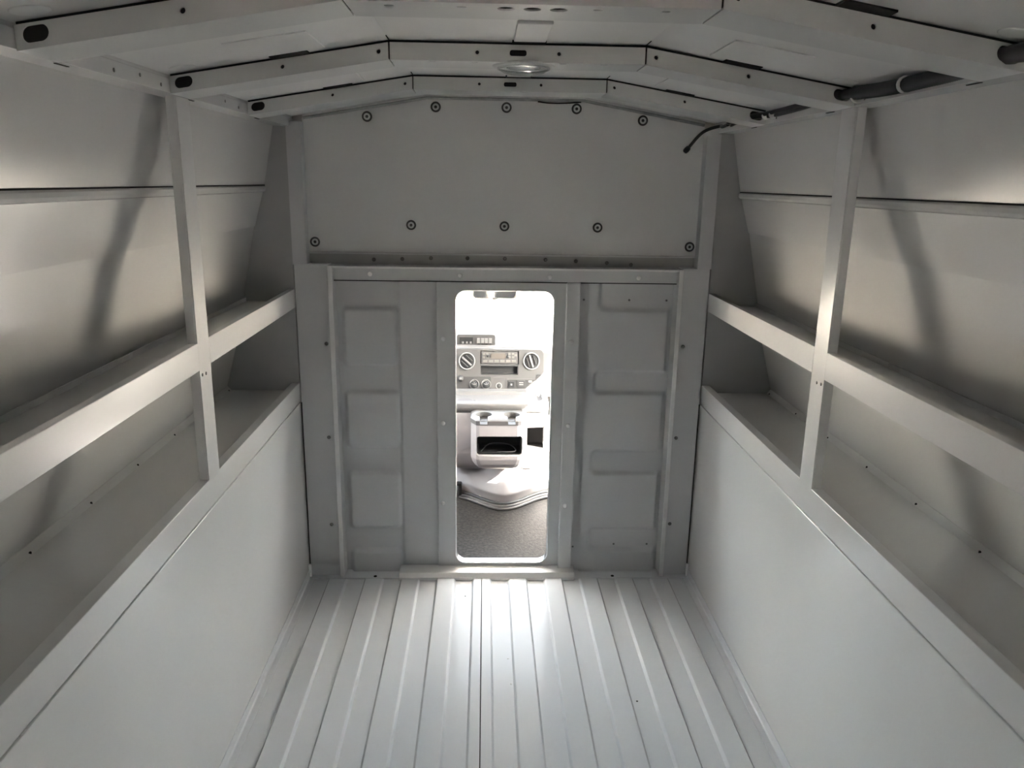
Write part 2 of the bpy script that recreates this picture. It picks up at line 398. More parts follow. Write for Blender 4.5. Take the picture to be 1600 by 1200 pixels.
shelf(-1, YB + 0.06, -0.873, 'long grey steel shelf with glossy lip, rearward of the post, on the wall without wiring', 0, 0.0345)
shelf(1, -0.850, -0.003, 'grey steel shelf with upright lip, ending at the bulkhead, below the black wiring loom', 0.0335)
shelf(1, YB + 0.06, -0.918, 'long grey steel shelf with glossy lip, rearward of the post, below the black wiring loom', 0, 0.0335)

# ------------------------------------------------------------------ ceiling
T = 0.03
pr = [(-0.73, ZS - 0.003), (-WX, ZS), (-RK, ZK), (RK, ZK), (WX, ZS), (0.73, ZS - 0.003), (0.73, ZS + T), (RK, ZK + T), (-RK, ZK + T), (-0.73, ZS + T)]
ceil = MB().prism(pr, YB, 0.14).build('ceiling', M['roof'], kind='structure')
for x in (-RK, RK):
    for (ya, yb) in ((-0.475, -0.43), (-0.975, -0.932), (-1.48, -1.437)):
        MB().box(x - 0.0008, x + 0.0008, ya, yb, ZK - 0.0012, ZK + 0.001).build('panel_joint', M['black'], ceil)
# flat bracket plates on the skin between the bows
for (x, ya, yb, wd) in ((0.02, -1.14, -0.968, 0.030), (0.02, -0.58, -0.466, 0.030)):
    MB().box(x - wd, x + wd, ya, yb, ZK - 0.006, ZK).build('cover_plate', M['roof'], ceil, 0.002)
for sg in (-1, 1):
    for y in (-0.46, -0.97, -1.47):
        x = sg * 0.62
        MB().lathe([(0.026, 0), (0.022, 0.0025), (0.012, 0.0035)], (x, y, roof_z(x) + 0.001), (-0.166 * sg, 0, -1), 16).build('dimple', M['roof'], ceil)
    for y in (-0.62, -1.12):                      # stiffener plates behind the side skins
        x0, x1 = sg * 0.36, sg * 0.50
        v = [(x, yy, roof_z(x) - dz) for dz in (0.0025, -0.002) for x in (x0, x1) for yy in (y, y + 0.16)]
        MB().add(v, [(0, 1, 3, 2), (4, 6, 7, 5), (0, 4, 5, 1), (2, 3, 7, 6), (0, 2, 6, 4), (1, 5, 7, 3)]).build('stiffener_plate', M['roof'], ceil, 0.001)

# roof bows
BH = 0.0285; BD = 0.10; GAP = 0.005
def bow(y, label, kind):
    t = thing('roof_bow', label, 'roof rib', 'cross ribs of the roof', loc=(0, y, 1.58))
    def section(xa, xb, name, face_holes, bot_holes):
        za, zb = roof_z(xa) - GAP, roof_z(xb) - GAP
        u = Vector((xb - xa, 0, zb - za)); L = u.length; u.normalize(); v = Vector((0, 0, 1))
        # face plate runs in sheared coordinates so its ends stay plumb
        m = MB(); k = (zb - za) / (xb - xa)
        def sheet(outer, holes, org, uu, vv, th): m.plate(outer, holes, org, uu, vv, th)
        uu = Vector((1, 0, k))
        sheet([(0, 0), (xb - xa, 0), (xb - xa, BH), (0, BH)], face_holes, (xa, y, za - BH), uu, (0, 0, 1), 0.0025)
        sheet([(0, 0), (xb - xa, 0), (xb - xa, BD), (0, BD)], bot_holes, (xa, y, za - BH), uu, (0, 1, 0), 0.0025)
        sheet([(0, 0), (xb - xa, 0), (xb - xa, BH), (0, BH)], [], (xa, y + BD, za - BH), uu, (0, 0, 1), 0.0025)
        return parent_keep(m.build(name, M['bow'], None), t)
    W2 = 2 * RK - 0.003; cx = RK - 0.0015
    fh = [circ(cx - 0.078, BH * 0.48, 0.0036), circ(cx + 0.078, BH * 0.48, 0.0036), rrect(cx - 0.016, cx + 0.016, BH * 0.30, BH * 0.68, 0.004, 3)]
    if kind == 'dome': bh = [slot(x, 0.012, 0.014, 0.007) for x in (0.08, 0.16, 0.33, 0.41)]
    elif kind == 'holes': bh = [circ(cx - 0.035, 0.03, 0.012), circ(cx, 0.03, 0.012), circ(cx + 0.035, 0.03, 0.012)] + [slot(x, 0.025, 0.013, 0.009) for x in (0.055, 0.15, 0.33, 0.42)]
    else: bh = [slot(cx - 0.035, 0.018, 0.022, 0.008), slot(cx, 0.022, 0.018, 0.006), slot(cx + 0.035, 0.018, 0.022, 0.008), slot(0.07, 0.015, 0.012, 0.005), slot(0.42, 0.015, 0.012, 0.005)]
    section(-RK + 0.0015, RK - 0.0015, 'center_section', fh, bh)
    LS = WX - 0.012 - RK - 0.0015
    for sg in (-1, 1):
        s_end = LS - 0.026
        pos = lambda d: d if sg > 0 else LS - d
        holes = [circ(pos(0.018), BH * 0.5, 0.0036), circ(pos(0.20), BH * 0.5, 0.0036), slot(pos(s_end), BH * 0.52, 0.034, 0.020)]
        if sg > 0: section(RK + 0.0015, WX - 0.012, 'side_section', holes, [])
        else: section(-WX + 0.012, -RK - 0.0015, 'side_section', holes, [])
    # shade of the gaps under the skin, built as black strip and pads
    fm = MB()
    for xa, xb in ((-WX + 0.012, -RK), (-RK, RK), (RK, WX - 0.012)):
        v = []
        for x in (xa, xb):
            zt = roof_z(x)
            v += [(x, y + 0.006, zt - GAP), (x, y + 0.006, zt - 0.0003), (x, y + BD, zt - 0.0003), (x, y + BD, zt - GAP)]
        fm.add(v, [(0, 1, 2, 3), (4, 7, 6, 5), (0, 4, 5, 1), (1, 5, 6, 2), (2, 6, 7, 3), (3, 7, 4, 0)])
    parent_keep(fm.build('gap_shade', M['black']), t)
    for xc, hw in ((-0.43, 0.035), (0.02, 0.032), (0.43, 0.035)):
        v = []
        for x in (xc - hw, xc + hw):
            zt = roof_z(x)
            v += [(x, y - 0.024, zt - GAP * 0.6), (x, y - 0.024, zt - 0.0003), (x, y + 0.02, zt - 0.0003), (x, y + 0.02, zt - GAP)]
        parent_keep(MB().add(v, [(0, 1, 2, 3), (4, 7, 6, 5), (0, 4, 5, 1), (1, 5, 6, 2), (2, 6, 7, 3), (3, 7, 4, 0)]).build('notch_shade', M['black']), t)
    # black boxes standing in for the shade inside the hollow section
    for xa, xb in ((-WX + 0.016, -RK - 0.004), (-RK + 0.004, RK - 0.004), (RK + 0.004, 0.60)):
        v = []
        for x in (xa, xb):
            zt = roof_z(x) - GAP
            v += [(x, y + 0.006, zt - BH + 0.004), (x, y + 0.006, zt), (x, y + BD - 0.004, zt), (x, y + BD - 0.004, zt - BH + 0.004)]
        parent_keep(MB().add(v, [(0, 1, 2, 3), (4, 7, 6, 5), (0, 4, 5, 1), (1, 5, 6, 2), (2, 6, 7, 3), (3, 7, 4, 0)]).build('cavity_shade', M['black']), t)
    return t
bow(-0.43, 'grey steel roof bow directly before the bulkhead, no lamp, only small slots', 'plain')
bow(-0.932, 'grey steel roof bow carrying the round dome light under its middle', 'dome')
bow(-1.437, 'grey steel roof bow with three large round lamp holes in its underside', 'holes')

# dome light under the middle bow
zb = ZK - GAP - BH
t = thing('dome_light', 'round clear dome light fixed under the middle roof bow', 'light', loc=(0.013, -0.880, zb))
parent_keep(MB().lathe([(0.062, 0.0), (0.062, 0.003), (0.055, 0.006), (0.050, 0.006)], (0.013, -0.880, zb), (0, 0, -1), 40).build('base', M['bow']), t)
ln = parent_keep(MB().lathe([(0.050, 0.004), (0.049, 0.009), (0.042, 0.014), (0.028, 0.0175), (0.010, 0.019), (0.001, 0.019)], (0.013, -0.880, zb), (0, 0, -1), 40).build('lens', M['lens']), t)
rg = MB().lathe([(0.052, 0.004), (0.0525, 0.009), (0.050, 0.0095), (0.0495, 0.004)], (0.013, -0.880, zb), (0, 0, -1), 40)
parent_keep(rg.build('trim_ring', M['alu']), t)
parent_keep(MB().lathe([(0.034, 0.006), (0.030, 0.007), (0.012, 0.0085), (0.003, 0.0085)], (0.013, -0.880, zb), (0, 0, -1), 32).build('reflector', M['alu']), t)

# wiring loom in the corner of the roof, through the bow slots
def spline(pts, n=10):
    out = []
    P = [Vector(p) for p in pts]; P = [P[0] * 2 - P[1]] + P + [P[-1] * 2 - P[-2]]
    for i in range(1, len(P) - 2):
        for k in range(n):
            t_ = k / n; a, b_, c, d = P[i - 1:i + 3]
            out.append(0.5 * ((2 * b_) + (c - a) * t_ + (2 * a - 5 * b_ + 4 * c - d) * t_ ** 2 + (3 * b_ - a - 3 * c + d) * t_ ** 3))
    out.append(P[-2]); return out
t = thing('wiring_loom', 'black ribbed wiring loom running along the roof rail through the bows', 'wiring', loc=(0.64, -0.6, 1.52))
zc = lambda x: roof_z(x) - GAP - BH * 0.5
XL = WX - 0.012 - 0.026
main = spline([(0.645, YB + 0.05, 1.530), (0.645, -2.2, 1.530), (XL, -1.437, zc(XL)), (0.646, -1.3, 1.531), (0.645, -1.1, 1.530), (XL, -0.96, zc(XL)), (XL, -0.932, zc(XL)), (XL, -0.85, zc(XL))], 14)
rr = []
for i, p in enumerate(main): rr.append(0.0098 if -1.33 > p.y > -1.43 or p.y > -0.985 else 0.0128)
# corrugations
path = []; rad = []
for i in range(len(main) - 1):
    for k in range(4):
        path.append(main[i].lerp(main[i + 1], k / 4)); rad.append(rr[i] * (1.0 if k % 2 else 0.93))
parent_keep(MB().tube(path, rad, 12).build('ribbed_sleeve', M['loom']), t)
for dx, dz, r in ((-0.004, 0.004, 0.0050), (0.006, -0.002, 0.0042)):
    p2 = spline([(XL + dx * .6, -0.86, zc(XL) + dz * .6), (XL + dx, -0.7, 1.530 + dz), (XL + dx, -0.52, 1.529 + dz), (XL + dx * 0.6, -0.43, zc(XL) + dz * .6), (XL + dx * .6, -0.31, zc(XL) + dz * .6), (XL + dx, -0.2, 1.528 + dz)], 10)
    parent_keep(MB().tube(p2, r, 10).build('cable', M['loom']), t)
e = onY(1073, 234, -0.06); q = onY(1098, 207, -0.07); q2 = onY(1125, 197, -0.08)
p3 = spline([(XL - 0.0024, -0.2, 1.529), (0.632, -0.14, 1.526), tuple(q2), tuple(q), tuple(e)], 10)
parent_keep(MB().tube(p3, 0.0048, 10).build('tail_cable', M['loom']), t)
parent_keep(MB().lathe([(0.004, -0.012), (0.0078, -0.008), (0.0088, 0.0), (0.0078, 0.008), (0.004, 0.011)], tuple(e), tuple(Vector(e) - Vector(q)), 12).build('connector', M['loom']), t)
def ring_at(y, x, z, r): parent_keep(MB().lathe([(r, -0.003), (r + 0.0016, -0.003), (r + 0.0016, 0.003), (r, 0.003)], (x, y, z), (0, 1, 0), 16).build('cable_tie', M['tie']), t)
ring_at(-0.985, 0.641, 1.5285, 0.0122); ring_at(-1.15, 0.645, 1.530, 0.0128); ring_at(-0.50, XL + .001, 1.5295, 0.0085); ring_at(-0.55, XL + .001, 1.5295, 0.0085)

# ------------------------------------------------------------------ bulkhead
def screw_mesh(r, m, nm='screw', dom=0.004):
    return MB().lathe([(r * 1.25, 0), (r * 1.25, 0.001), (r, 0.0012), (r * 0.9, dom * 0.6), (r * 0.5, dom), (r * 0.15, dom * 0.7)], (0, 0, 0), (0, -1, 0), 12).mesh(nm, m)
SC_Z = screw_mesh(0.0060, M['pale']); SC_D = screw_mesh(0.0052, M['darkscrew'])
YU = 0.045
pts = [(-0.63, 1.128), (0.63, 1.128), (0.63, roof_z(0.63)), (RK, ZK), (-RK, ZK), (-0.63, roof_z(0.63))]
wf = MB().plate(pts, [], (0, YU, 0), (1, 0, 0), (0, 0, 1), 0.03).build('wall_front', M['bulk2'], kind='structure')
# corner uprights and the sealed top seam
for sg in (-1, 1):
    xa, xb = sorted((sg * 0.628, sg * (WX + 0.002)))
    MB().box(xa, xb, 0.0, 0.06, 1.095, 1.53).build('corner_upright', M['bulk'], wf, 0.001)
sealp = [(-0.628, YU - 0.002, roof_z(0.63) - 0.012), (-RK, YU - 0.002, ZK - 0.010), (RK, YU - 0.002, ZK - 0.010), (0.628, YU - 0.002, roof_z(0.63) - 0.012)]
MB().tube(sealp, 0.0045, 6).build('seam_sealant', M['caulk'], wf)
sp = spline([(0.10, YU - 0.003, 1.603), (0.14, YU - 0.006, 1.599), (0.19, YU - 0.006, 1.600), (0.235, YU - 0.003, 1.604)], 6)
MB().tube(sp, 0.0022, 6).build('loose_wire', M['black'], wf)
wash = MB().lathe([(0.0160, 0), (0.0160, 0.0014), (0.0095, 0.0024)], (0, 0, 0), (0, -1, 0), 20).mesh('washer', M['washer'])
head = MB().lathe([(0.0105, 0.0015), (0.0100, 0.0045), (0.0085, 0.006), (0.0055, 0.0062), (0.0045, 0.002), (0.001, 0.002)], (0, 0, 0), (0, -1, 0), 20).mesh('bolt', M['bow'])
for (x, z) in ((-0.43, 1.55), (-0.217, 1.582), (0.003, 1.584), (0.222, 1.584), (0.432, 1.553), (-0.299, 1.221), (0.001, 1.221), (0.303, 1.221), (-0.608, 1.164), (0.608, 1.163)):
    o = link('bolt', head, wf, loc=(x, YU, z)); link('washer', wash, o)
# cross channel, set back; recess shade put into its dark colour
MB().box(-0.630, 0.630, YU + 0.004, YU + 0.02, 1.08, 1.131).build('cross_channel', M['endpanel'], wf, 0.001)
MB().box(-0.630, 0.630, YU - 0.020, YU + 0.01, 1.1285, 1.1325).build('channel_lip', M['bulk'], wf)
for (x, z) in ((-0.422, 1.109), (-0.33, 1.112), (-0.237, 1.116), (-0.118, 1.117), (0.004, 1.117), (0.137, 1.115), (0.237, 1.112), (0.339, 1.107), (0.419, 1.102)):
    link('screw', SC_D, wf, loc=(x, YU + 0.004, z))
# frame: side posts, inner lips, header
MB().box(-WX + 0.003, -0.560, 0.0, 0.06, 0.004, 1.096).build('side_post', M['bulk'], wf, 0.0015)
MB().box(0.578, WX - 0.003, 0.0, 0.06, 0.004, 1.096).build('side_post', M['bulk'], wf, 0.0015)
MB().box(-0.562, -0.547, -0.016, 0.05, 0.006, 1.094).build('inner_lip', M['trim'], wf, 0.0015)
MB().box(0.566, 0.581, -0.016, 0.05, 0.006, 1.094).build('inner_lip', M['trim'], wf, 0.0015)
MB().box(-0.547, 0.566, 0.012, 0.05, 1.046, 1.088).build('header', M['bulk'], wf, 0.001)
MB().box(-0.547, 0.566, -0.012, 0.05, 1.086, 1.0935).build('header_lip', M['trim'], wf, 0.0015)
MB().box(-0.547, 0.566, 0.010, 0.0125, 1.0435, 1.0465).build('header_gasket', M['black'], wf)
for (x, z) in ((-0.431, 1.066), (-0.14, 1.065), (0.149, 1.062), (0.44, 1.063)): link('screw', SC_Z, wf, loc=(x, 0.012, z))
for (x, z) in ((-0.577, 0.839), (-0.583, 0.517), (-0.587, 0.199)): link('screw', SC_D, wf, loc=(x, 0.0, z))
for (x, z) in ((0.598, 0.839), (0.597, 0.52), (0.596, 0.202)): link('screw', SC_D, wf, loc=(x, 0.0, z))
# embossed panels
def sdrr(x, z, x0, x1, z0, z1, r):
    cx, cz = (x0 + x1) / 2, (z0 + z1) / 2; hx, hz = (x1 - x0) / 2 - r, (z1 - z0) / 2 - r
    dx, dz = abs(x - cx) - hx, abs(z - cz) - hz
    return math.hypot(max(dx, 0), max(dz, 0)) + min(max(dx, dz), 0) - r
def heightL(x, z):
    h = 0
    for z0, z1 in ((0.759, 0.949), (0.468, 0.665), (0.168, 0.374), (-0.12, 0.079)):
        h = max(h, 0.015 * (1 - sm(-0.007, 0.007, sdrr(x, z, -0.527, -0.352, z0, z1, 0.016))))
    return max(h, 0.009 * sm(-0.350, -0.338, x))
def heightR(x, z):
    g_ = 1e9
    for x0, z0, z1 in ((0.322, 0.955, 1.30), (0.314, 0.666, 0.742), (0.314, 0.376, 0.458), (0.314, 0.084, 0.164)):
        g_ = min(g_, sdrr(x, z, x0, 0.80, z0, z1, 0.018))
    g_ = min(g_, 0.553 - x)
    return 0.016 * sm(-0.006, 0.007, g_)
def panel(x0, x1, z0, z1, y, fn, nu, nv):
    m = MB(); m.grid(lambda u, v: (x0 + (x1 - x0) * u, y - fn(x0 + (x1 - x0) * u, z0 + (z1 - z0) * v), z0 + (z1 - z0) * v), nu, nv)
    m.add([(x0, y + 0.004, z0), (x1, y + 0.004, z0), (x1, y + 0.004, z1), (x0, y + 0.004, z1)], [(0, 3, 2, 1)])
    me = m
    return me
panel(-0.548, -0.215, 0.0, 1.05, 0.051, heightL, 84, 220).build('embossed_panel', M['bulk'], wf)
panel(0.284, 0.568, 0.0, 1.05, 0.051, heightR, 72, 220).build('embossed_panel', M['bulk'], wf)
for (x, z) in ((0.268, 0.985), (0.42, 0.985), (0.545, 0.985), (0.262, 0.09), (0.41, 0.10), (0.53, 0.10)):
    link('screw', screw_mesh(0.003, M['darkscrew'], dom=0.002) if 'tiny' not in M else M['tiny'], wf, loc=(x, 0.051 - (heightR(x, z) if x > 0.284 else 0.001), z))
# groove beside the door surround
MB().box(0.246, 0.286, 0.050, 0.055, 0.0, 1.05).build('groove_back', M['bulk'], wf)

# door surround with its rounded opening
do = MB().plate([(-0.219, 0.012), (0.230, 0.012), (0.230, 1.046), (-0.219, 1.046)], [rrect(-0.158, 0.168, 0.040, 1.016, 0.036, 8)], (0, 0.024, 0), (1, 0, 0), (0, 0, 1), 0.028).build('door_1', M['bulk'], None, 0.0015, kind='structure')
MB().box(0.206, 0.252, 0.004, 0.05, 0.012, 1.046).build('edge_channel', M['bulk'], do, 0.003)
for (x, z) in ((-0.198, 0.853), (-0.2, 0.561), (-0.202, 0.268)): link('screw', SC_Z, do, loc=(x, 0.024, z))
for (x, z) in ((0.227, 0.851), (0.226, 0.561), (0.224, 0.267)): link('screw', SC_Z, do, loc=(x, 0.004, z))
# thin pale edge trim around the opening
L1 = rrect(-0.158, 0.168, 0.040, 1.016, 0.036, 8); L2 = rrect(-0.1555, 0.1655, 0.0425, 1.0135, 0.034, 8)
MB().plate(L1, [L2], (0, 0.022, 0), (1, 0, 0), (0, 0, 1), 0.032).build('edge_trim', M['alu'], do)
# threshold
MB().prism([(-0.034, 0.0), (-0.034, 0.012), (-0.024, 0.026), (0.03, 0.030), (0.03, 0.0)], -0.355, 0.262, 'X').build('threshold', M['trim'], do, 0.002)

# ------------------------------------------------------------------ cab shell
ZC = -0.08
MB().box(-0.93, 0.93, 0.17, 1.9, ZC - 0.03, ZC).build('floor_cab', M['mat'], kind='structure')
sill = MB().box(-0.93, 0.93, 0.052, 0.10, -0.11, 0.004).build('trim_1', M['alu'], None, 0.002, kind='structure')
MB().box(-0.93, 0.93, 0.10, 0.106, -0.11, -0.004).build('sill_gap', M['dark'], sill)
MB().box(-0.93, 0.93, 0.106, 0.150, -0.11, -0.008).build('sill_plate', M['alu'], sill, 0.002)
MB().box(-0.93, 0.93, 0.150, 0.172, -0.11, -0.055).build('mat_edge', M['rubber'], sill, 0.003)
for x in (0.0, 0.045): MB().lathe([(0.004, 0), (0.003, 0.0012)], (x, 0.128, -0.0082), (0, 0, 1), 8).build('screw', M['darkscrew'], sill)
# bulkhead's cab side: fill beside and above the doorway so no daylight leaks
for xa, xb, za, zb_ in ((-0.95, -0.216, -0.11, 1.20), (0.25, 0.95, -0.11, 1.20), (-0.216, 0.25, 1.03, 1.20), (-0.95, 0.95, -0.11, -0.003)):
    MB().box(xa, xb, 0.056, 0.075 if za > -0.05 or zb_ > 0 else 0.06, za, zb_).build('cab_back_panel', M['cabpaint'], wf)
MB().box(-0.95, 0.95, 0.06, 0.09, 1.15, 1.70).build('cab_back_panel', M['cabpaint'], wf)
ZCR = 1.225
MB().prism([(0.06, ZCR), (0.95, ZCR), (1.02, ZCR - 0.03), (1.06, ZCR - 0.02), (0.96, ZCR + 0.04), (0.06, ZCR + 0.04)], -0.97, 0.97, 'X').build('ceiling_cab', M['cabpaint'], kind='structure')
for sg, nm in ((-1, 'wall_cab_left'), (1, 'wall_cab_right')):
    m = MB()
    lo, hi = sorted((sg * 0.93, sg * 0.97))
    m.prism([(0.06, -0.5), (2.0, -0.5), (2.0, 0.50), (0.06, 0.50)], lo, hi, 'X')
    m.prism([(0.06, 0.50), (0.30, 0.50), (0.30, 1.20), (0.06, 1.20)], lo, hi, 'X')
    m.prism([(0.06, 1.02), (1.07, 1.02), (1.07, 1.25), (0.06, 1.25)], lo, hi, 'X')
    m.prism([(1.75, 0.50), (1.90, 0.50), (1.06, 1.25), (1.02, 1.20), (1.02, 1.02)], lo, hi, 'X')
    wc = m.build(nm, M['cabpaint'], kind='structure')
    MB().prism([(0.30, 0.50), (1.75, 0.50), (1.00, 1.02), (0.30, 1.02)], sg * 0.948, sg * 0.952, 'X').build('window_2' if sg < 0 else 'window_3', M['glass'], kind='structure')
# windshield: raked, with header and cowl
ws = MB().add([(-0.93, 1.80, 0.60), (0.93, 1.80, 0.60), (0.93, 1.03, 1.20), (-0.93, 1.03, 1.20), (-0.93, 1.804, 0.604), (0.93, 1.804, 0.604), (0.93, 1.034, 1.204), (-0.93, 1.034, 1.204)],
              [(0, 1, 2, 3), (4, 7, 6, 5), (0, 4, 5, 1), (1, 5, 6, 2), (2, 6, 7, 3), (3, 7, 4, 0)]).build('window_1', M['glass'], kind='structure')
MB().prism([(1.79, -0.5), (1.83, -0.5), (1.83, 0.60), (1.79, 0.60)], -0.95, 0.95, 'X').build('wall_cowl', M['cabpaint'], kind='structure')
MB().prism([(1.83, 0.50), (1.86, 0.555), (2.3, 0.49), (2.75, 0.36), (2.82, 0.20), (2.80, -0.40), (1.83, -0.40)], -0.88, 0.88, 'X').build('hood', M['white'], None, 0.01, kind='structure')
MB().box(-0.95, 0.95, 0.06, 1.83, -0.5, -0.46).build('floor_cab_underside', M['dark'], kind='structure')

# ------------------------------------------------------------------ dashboard
YD = 1.20
D = thing('dashboard', 'pale grey dashboard with radio, round vents and switch panel, seen through the doorway', 'dashboard', loc=(0.0, YD, 0.35))
KT = 0.40; ZP = 0.35                       # the dash face leans forward towards its top
def P(px, py, y=None):
    if y is not None: return onY(px, py, y)
    r = RW @ Vector((px - 800.0, 600.0 - py, -F_PX))
    return CAM + r * ((YD - KT * ZP - CAM.y + KT * CAM.z) / (r.y - KT * r.z))
def tilt(mb):
    mb.v = [(x, y + KT * (z - ZP), z) for x, y, z in mb.v]; return mb
def dpart(mb, nm, m, bevel=0.0, parent=D, seg=2, lean=True):
    o = (tilt(mb) if lean else mb).build(nm, m, None, bevel, seg)
    if parent is D: parent_keep(o, D)
    else: o.parent = parent; o.location = (0, 0, 0)
    return o
def pbox(px0, px1, py0, py1, yf, yb, r=0.004, n=4):
    """box with rounded face corners whose front face covers these pixels at depth YD"""
    a = P(px0, py1); c = P(px1, py0)
    return MB().plate(rrect(a.x, c.x, a.z, c.z, r, n), [], (0, yf, 0), (1, 0, 0), (0, 0, 1), yb - yf)
# body
bodyp = [(YD + 0.03, 0.330), (YD + 0.014, 0.338), (YD + 0.088, 0.535), (YD + 0.105, 0.560), (YD + 0.13, 0.566), (1.55, 0.58), (1.785, 0.58), (1.785, 0.34), (YD + 0.10, 0.33)]
dpart(MB().prism(bodyp, -0.92, 0.92, 'X'), 'dash_body', M['dash'], 0.004, lean=False)
zl = P(790, 613).z
dpart(MB().prism([(YD - 0.012, zl - 0.016), (YD - 0.016, zl - 0.006), (YD - 0.008, zl + 0.004), (YD + 0.04, zl + 0.004), (YD + 0.04, zl - 0.016)], -0.60, 0.60, 'X'), 'lower_lip', M['lip2'], 0.002)
# bezel with real recesses
bez = pbox(640, 849, 546, 611, YD - 0.006, YD + 0.02, 0.022, 6)
bz = dpart(bez, 'center_bezel', M['bezel'], 0.0)
def cutter(px0, px1, py0, py1, depth, r=0.004):
    return pbox(px0, px1, py0, py1, YD - 0.03, YD - 0.006 + depth, r, 3)
bz_c = [cutter(750, 811, 548, 569, 0.010), cutter(751, 810, 571, 585, 0.045)]
# bake the recesses in world space
bz.location = (0, 0, 0); bz.parent = None
cut(bz, [tilt(c_) for c_ in bz_c]); parent_keep(bz, D)
# radio
rd = dpart(pbox(752, 809, 549.5, 567.5, YD - 0.003, YD + 0.01, 0.003), 'radio', M['bezel'], 0.001)
# after parent_keep the child sits at -D.location, so its own children need no extra offset
def sub(parent_obj, mb, nm, m, bevel=0.0006, lean=True):
    o = (tilt(mb) if lean else mb).build(nm, m, None, bevel); o.parent = parent_obj; return o
sub(rd, pbox(767, 790, 552, 560, YD - 0.005, YD, 0.006), 'display', M['display'])
for k in range(6): sub(rd, pbox(754.5 + k * 9, 761.5 + k * 9, 562.5, 565.8, YD - 0.0055, YD, 0.001, 2), 'preset_key', M['key'])
for px, py in ((756, 553), (761.5, 553), (756, 558), (761.5, 558), (796, 553), (801.5, 553), (805.5, 555), (796, 558), (801.5, 558)):
    sub(rd, pbox(px - 1.9, px + 1.9, py - 1.6, py + 1.6, YD - 0.0055, YD, 0.0012, 2), 'button', M['key'])
for px, py, rr_ in ((763, 555.5, 0.0065), (794, 556.5, 0.0065)):
    c = P(px, py); sub(rd, MB().lathe([(rr_, 0), (rr_, 0.010), (rr_ * .8, 0.012)], (c.x, YD - 0.003, c.z), (0, -1, 0), 14), 'knob', M['smoke'], 0)
# pocket below the radio: dark liner and its lip
dpart(pbox(751.5, 809.5, 571.5, 584.5, YD + 0.010, YD + 0.014, 0.003), 'pocket_back', M['dark'])
o_ = MB(); fa = P(751.3, 585); fb = P(809.7, 571.3)
o_.plate(rrect(fa.x, fb.x, fa.z, fb.z, 0.004, 3), [rrect(fa.x + .004, fb.x - .004, fa.z + .004, fb.z - .003, 0.003, 3)], (0, YD - 0.007, 0), (1, 0, 0), (0, 0, 1), 0.018)
dpart(o_, 'pocket_liner', M['dark'])
# round vents
def vent(px, py, ang, nm='round_vent'):
    c = P(px, py)
    v = dpart(MB().lathe([(0.040, 0), (0.0415, 0.006), (0.0385, 0.009), (0.035, 0.006), (0.034, -0.002)], (c.x, YD - 0.006, c.z), (0, -1, 0), 32), nm, M['chrome'])
    sub(v, MB().lathe([(0.0345, 0), (0.0345, 0.003), (0.030, 0.0045)], (c.x, YD - 0.006, c.z), (0, -1, 0), 28), 'bowl', M['dark'], 0)
    for k in (-1, 0, 1):
        m = MB(); L = 0.060 if k == 0 else 0.044; wd = 0.0052 if k else 0.0075
        d = Vector((math.cos(ang), 0, math.sin(ang))); n = Vector((-math.sin(ang), 0, math.cos(ang)))
        cc = Vector((c.x, YD - 0.0095, c.z)) + n * (k * 0.0175)
        v8 = [cc + d * (s1 * L / 2) + n * (s2 * wd / 2) + Vector((0, yy, 0)) for yy in (-0.006, 0.004) for s2 in (-1, 1) for s1 in (-1, 1)]
        m.add(v8, [(0, 1, 3, 2), (4, 6, 7, 5), (0, 4, 5, 1), (2, 3, 7, 6), (0, 2, 6, 4), (1, 5, 7, 3)])
        sub(v, m, 'vane', M['chrome'] if k == 0 else M['smoke'])
vent(729.5, 563.5, R(-40)); vent(830, 563.5, R(-72))
# control band under the radio
cb = dpart(pbox(700, 767.5, 588, 607, YD - 0.008, YD, 0.006), 'heater_panel', M['smoke'], 0.001)
for px, py, col in ((741, 600, 'blue'), (759.5, 600, 'red')):
    c = P(px, py)
    k = MB().lathe([(0.024, 0), (0.024, 0.002), (0.0215, 0.0022), (0.0215, 0.001)], (c.x, YD - 0.008, c.z), (0, -1, 0), 28)
    sub(cb, k, 'dial_ring', M['chrome'], 0)
    sub(cb, MB().lathe([(0.016, 0), (0.0155, 0.010), (0.012, 0.013)], (c.x, YD - 0.008, c.z), (0, -1, 0), 24), 'dial', M['dark'], 0)
    for an in (R(35), R(90), R(145)):
        d = Vector((math.cos(an), 0, math.sin(an))); cc = Vector((c.x, YD - 0.0215, c.z))
        n = Vector((-d.z, 0, d.x))
        pts = [cc + d * r_ + n * s_ * 0.0017 + Vector((0, yy, 0)) for yy in (0, 0.003) for r_, s_ in ((0.002, -1), (0.002, 1), (0.013, 1), (0.013, -1))]
        sub(cb, MB().add(pts, [(0, 1, 2, 3), (4, 7, 6, 5), (0, 4, 5, 1), (1, 5, 6, 2), (2, 6, 7, 3), (3, 7, 4, 0)]), 'pointer', M['chrome'], 0)
    sub(cb, MB().box(c.x + (0.010 if col == 'red' else -0.016), c.x + (0.016 if col == 'red' else -0.010), YD - 0.0098, YD - 0.007, c.z - 0.025, c.z - 0.021), 'temperature_mark', M[col], 0)
c = P(720, 590); sub(cb, MB().lathe([(0.014, 0), (0.014, 0.008), (0.010, 0.011)], (c.x, YD - 0.008, c.z), (0, -1, 0), 20), 'light_knob', M['smoke'], 0)
sub(cb, pbox(718, 722, 588.5, 591.5, YD - 0.021, YD - 0.012, 0.001), 'knob_grip', M['chrome'], 0)
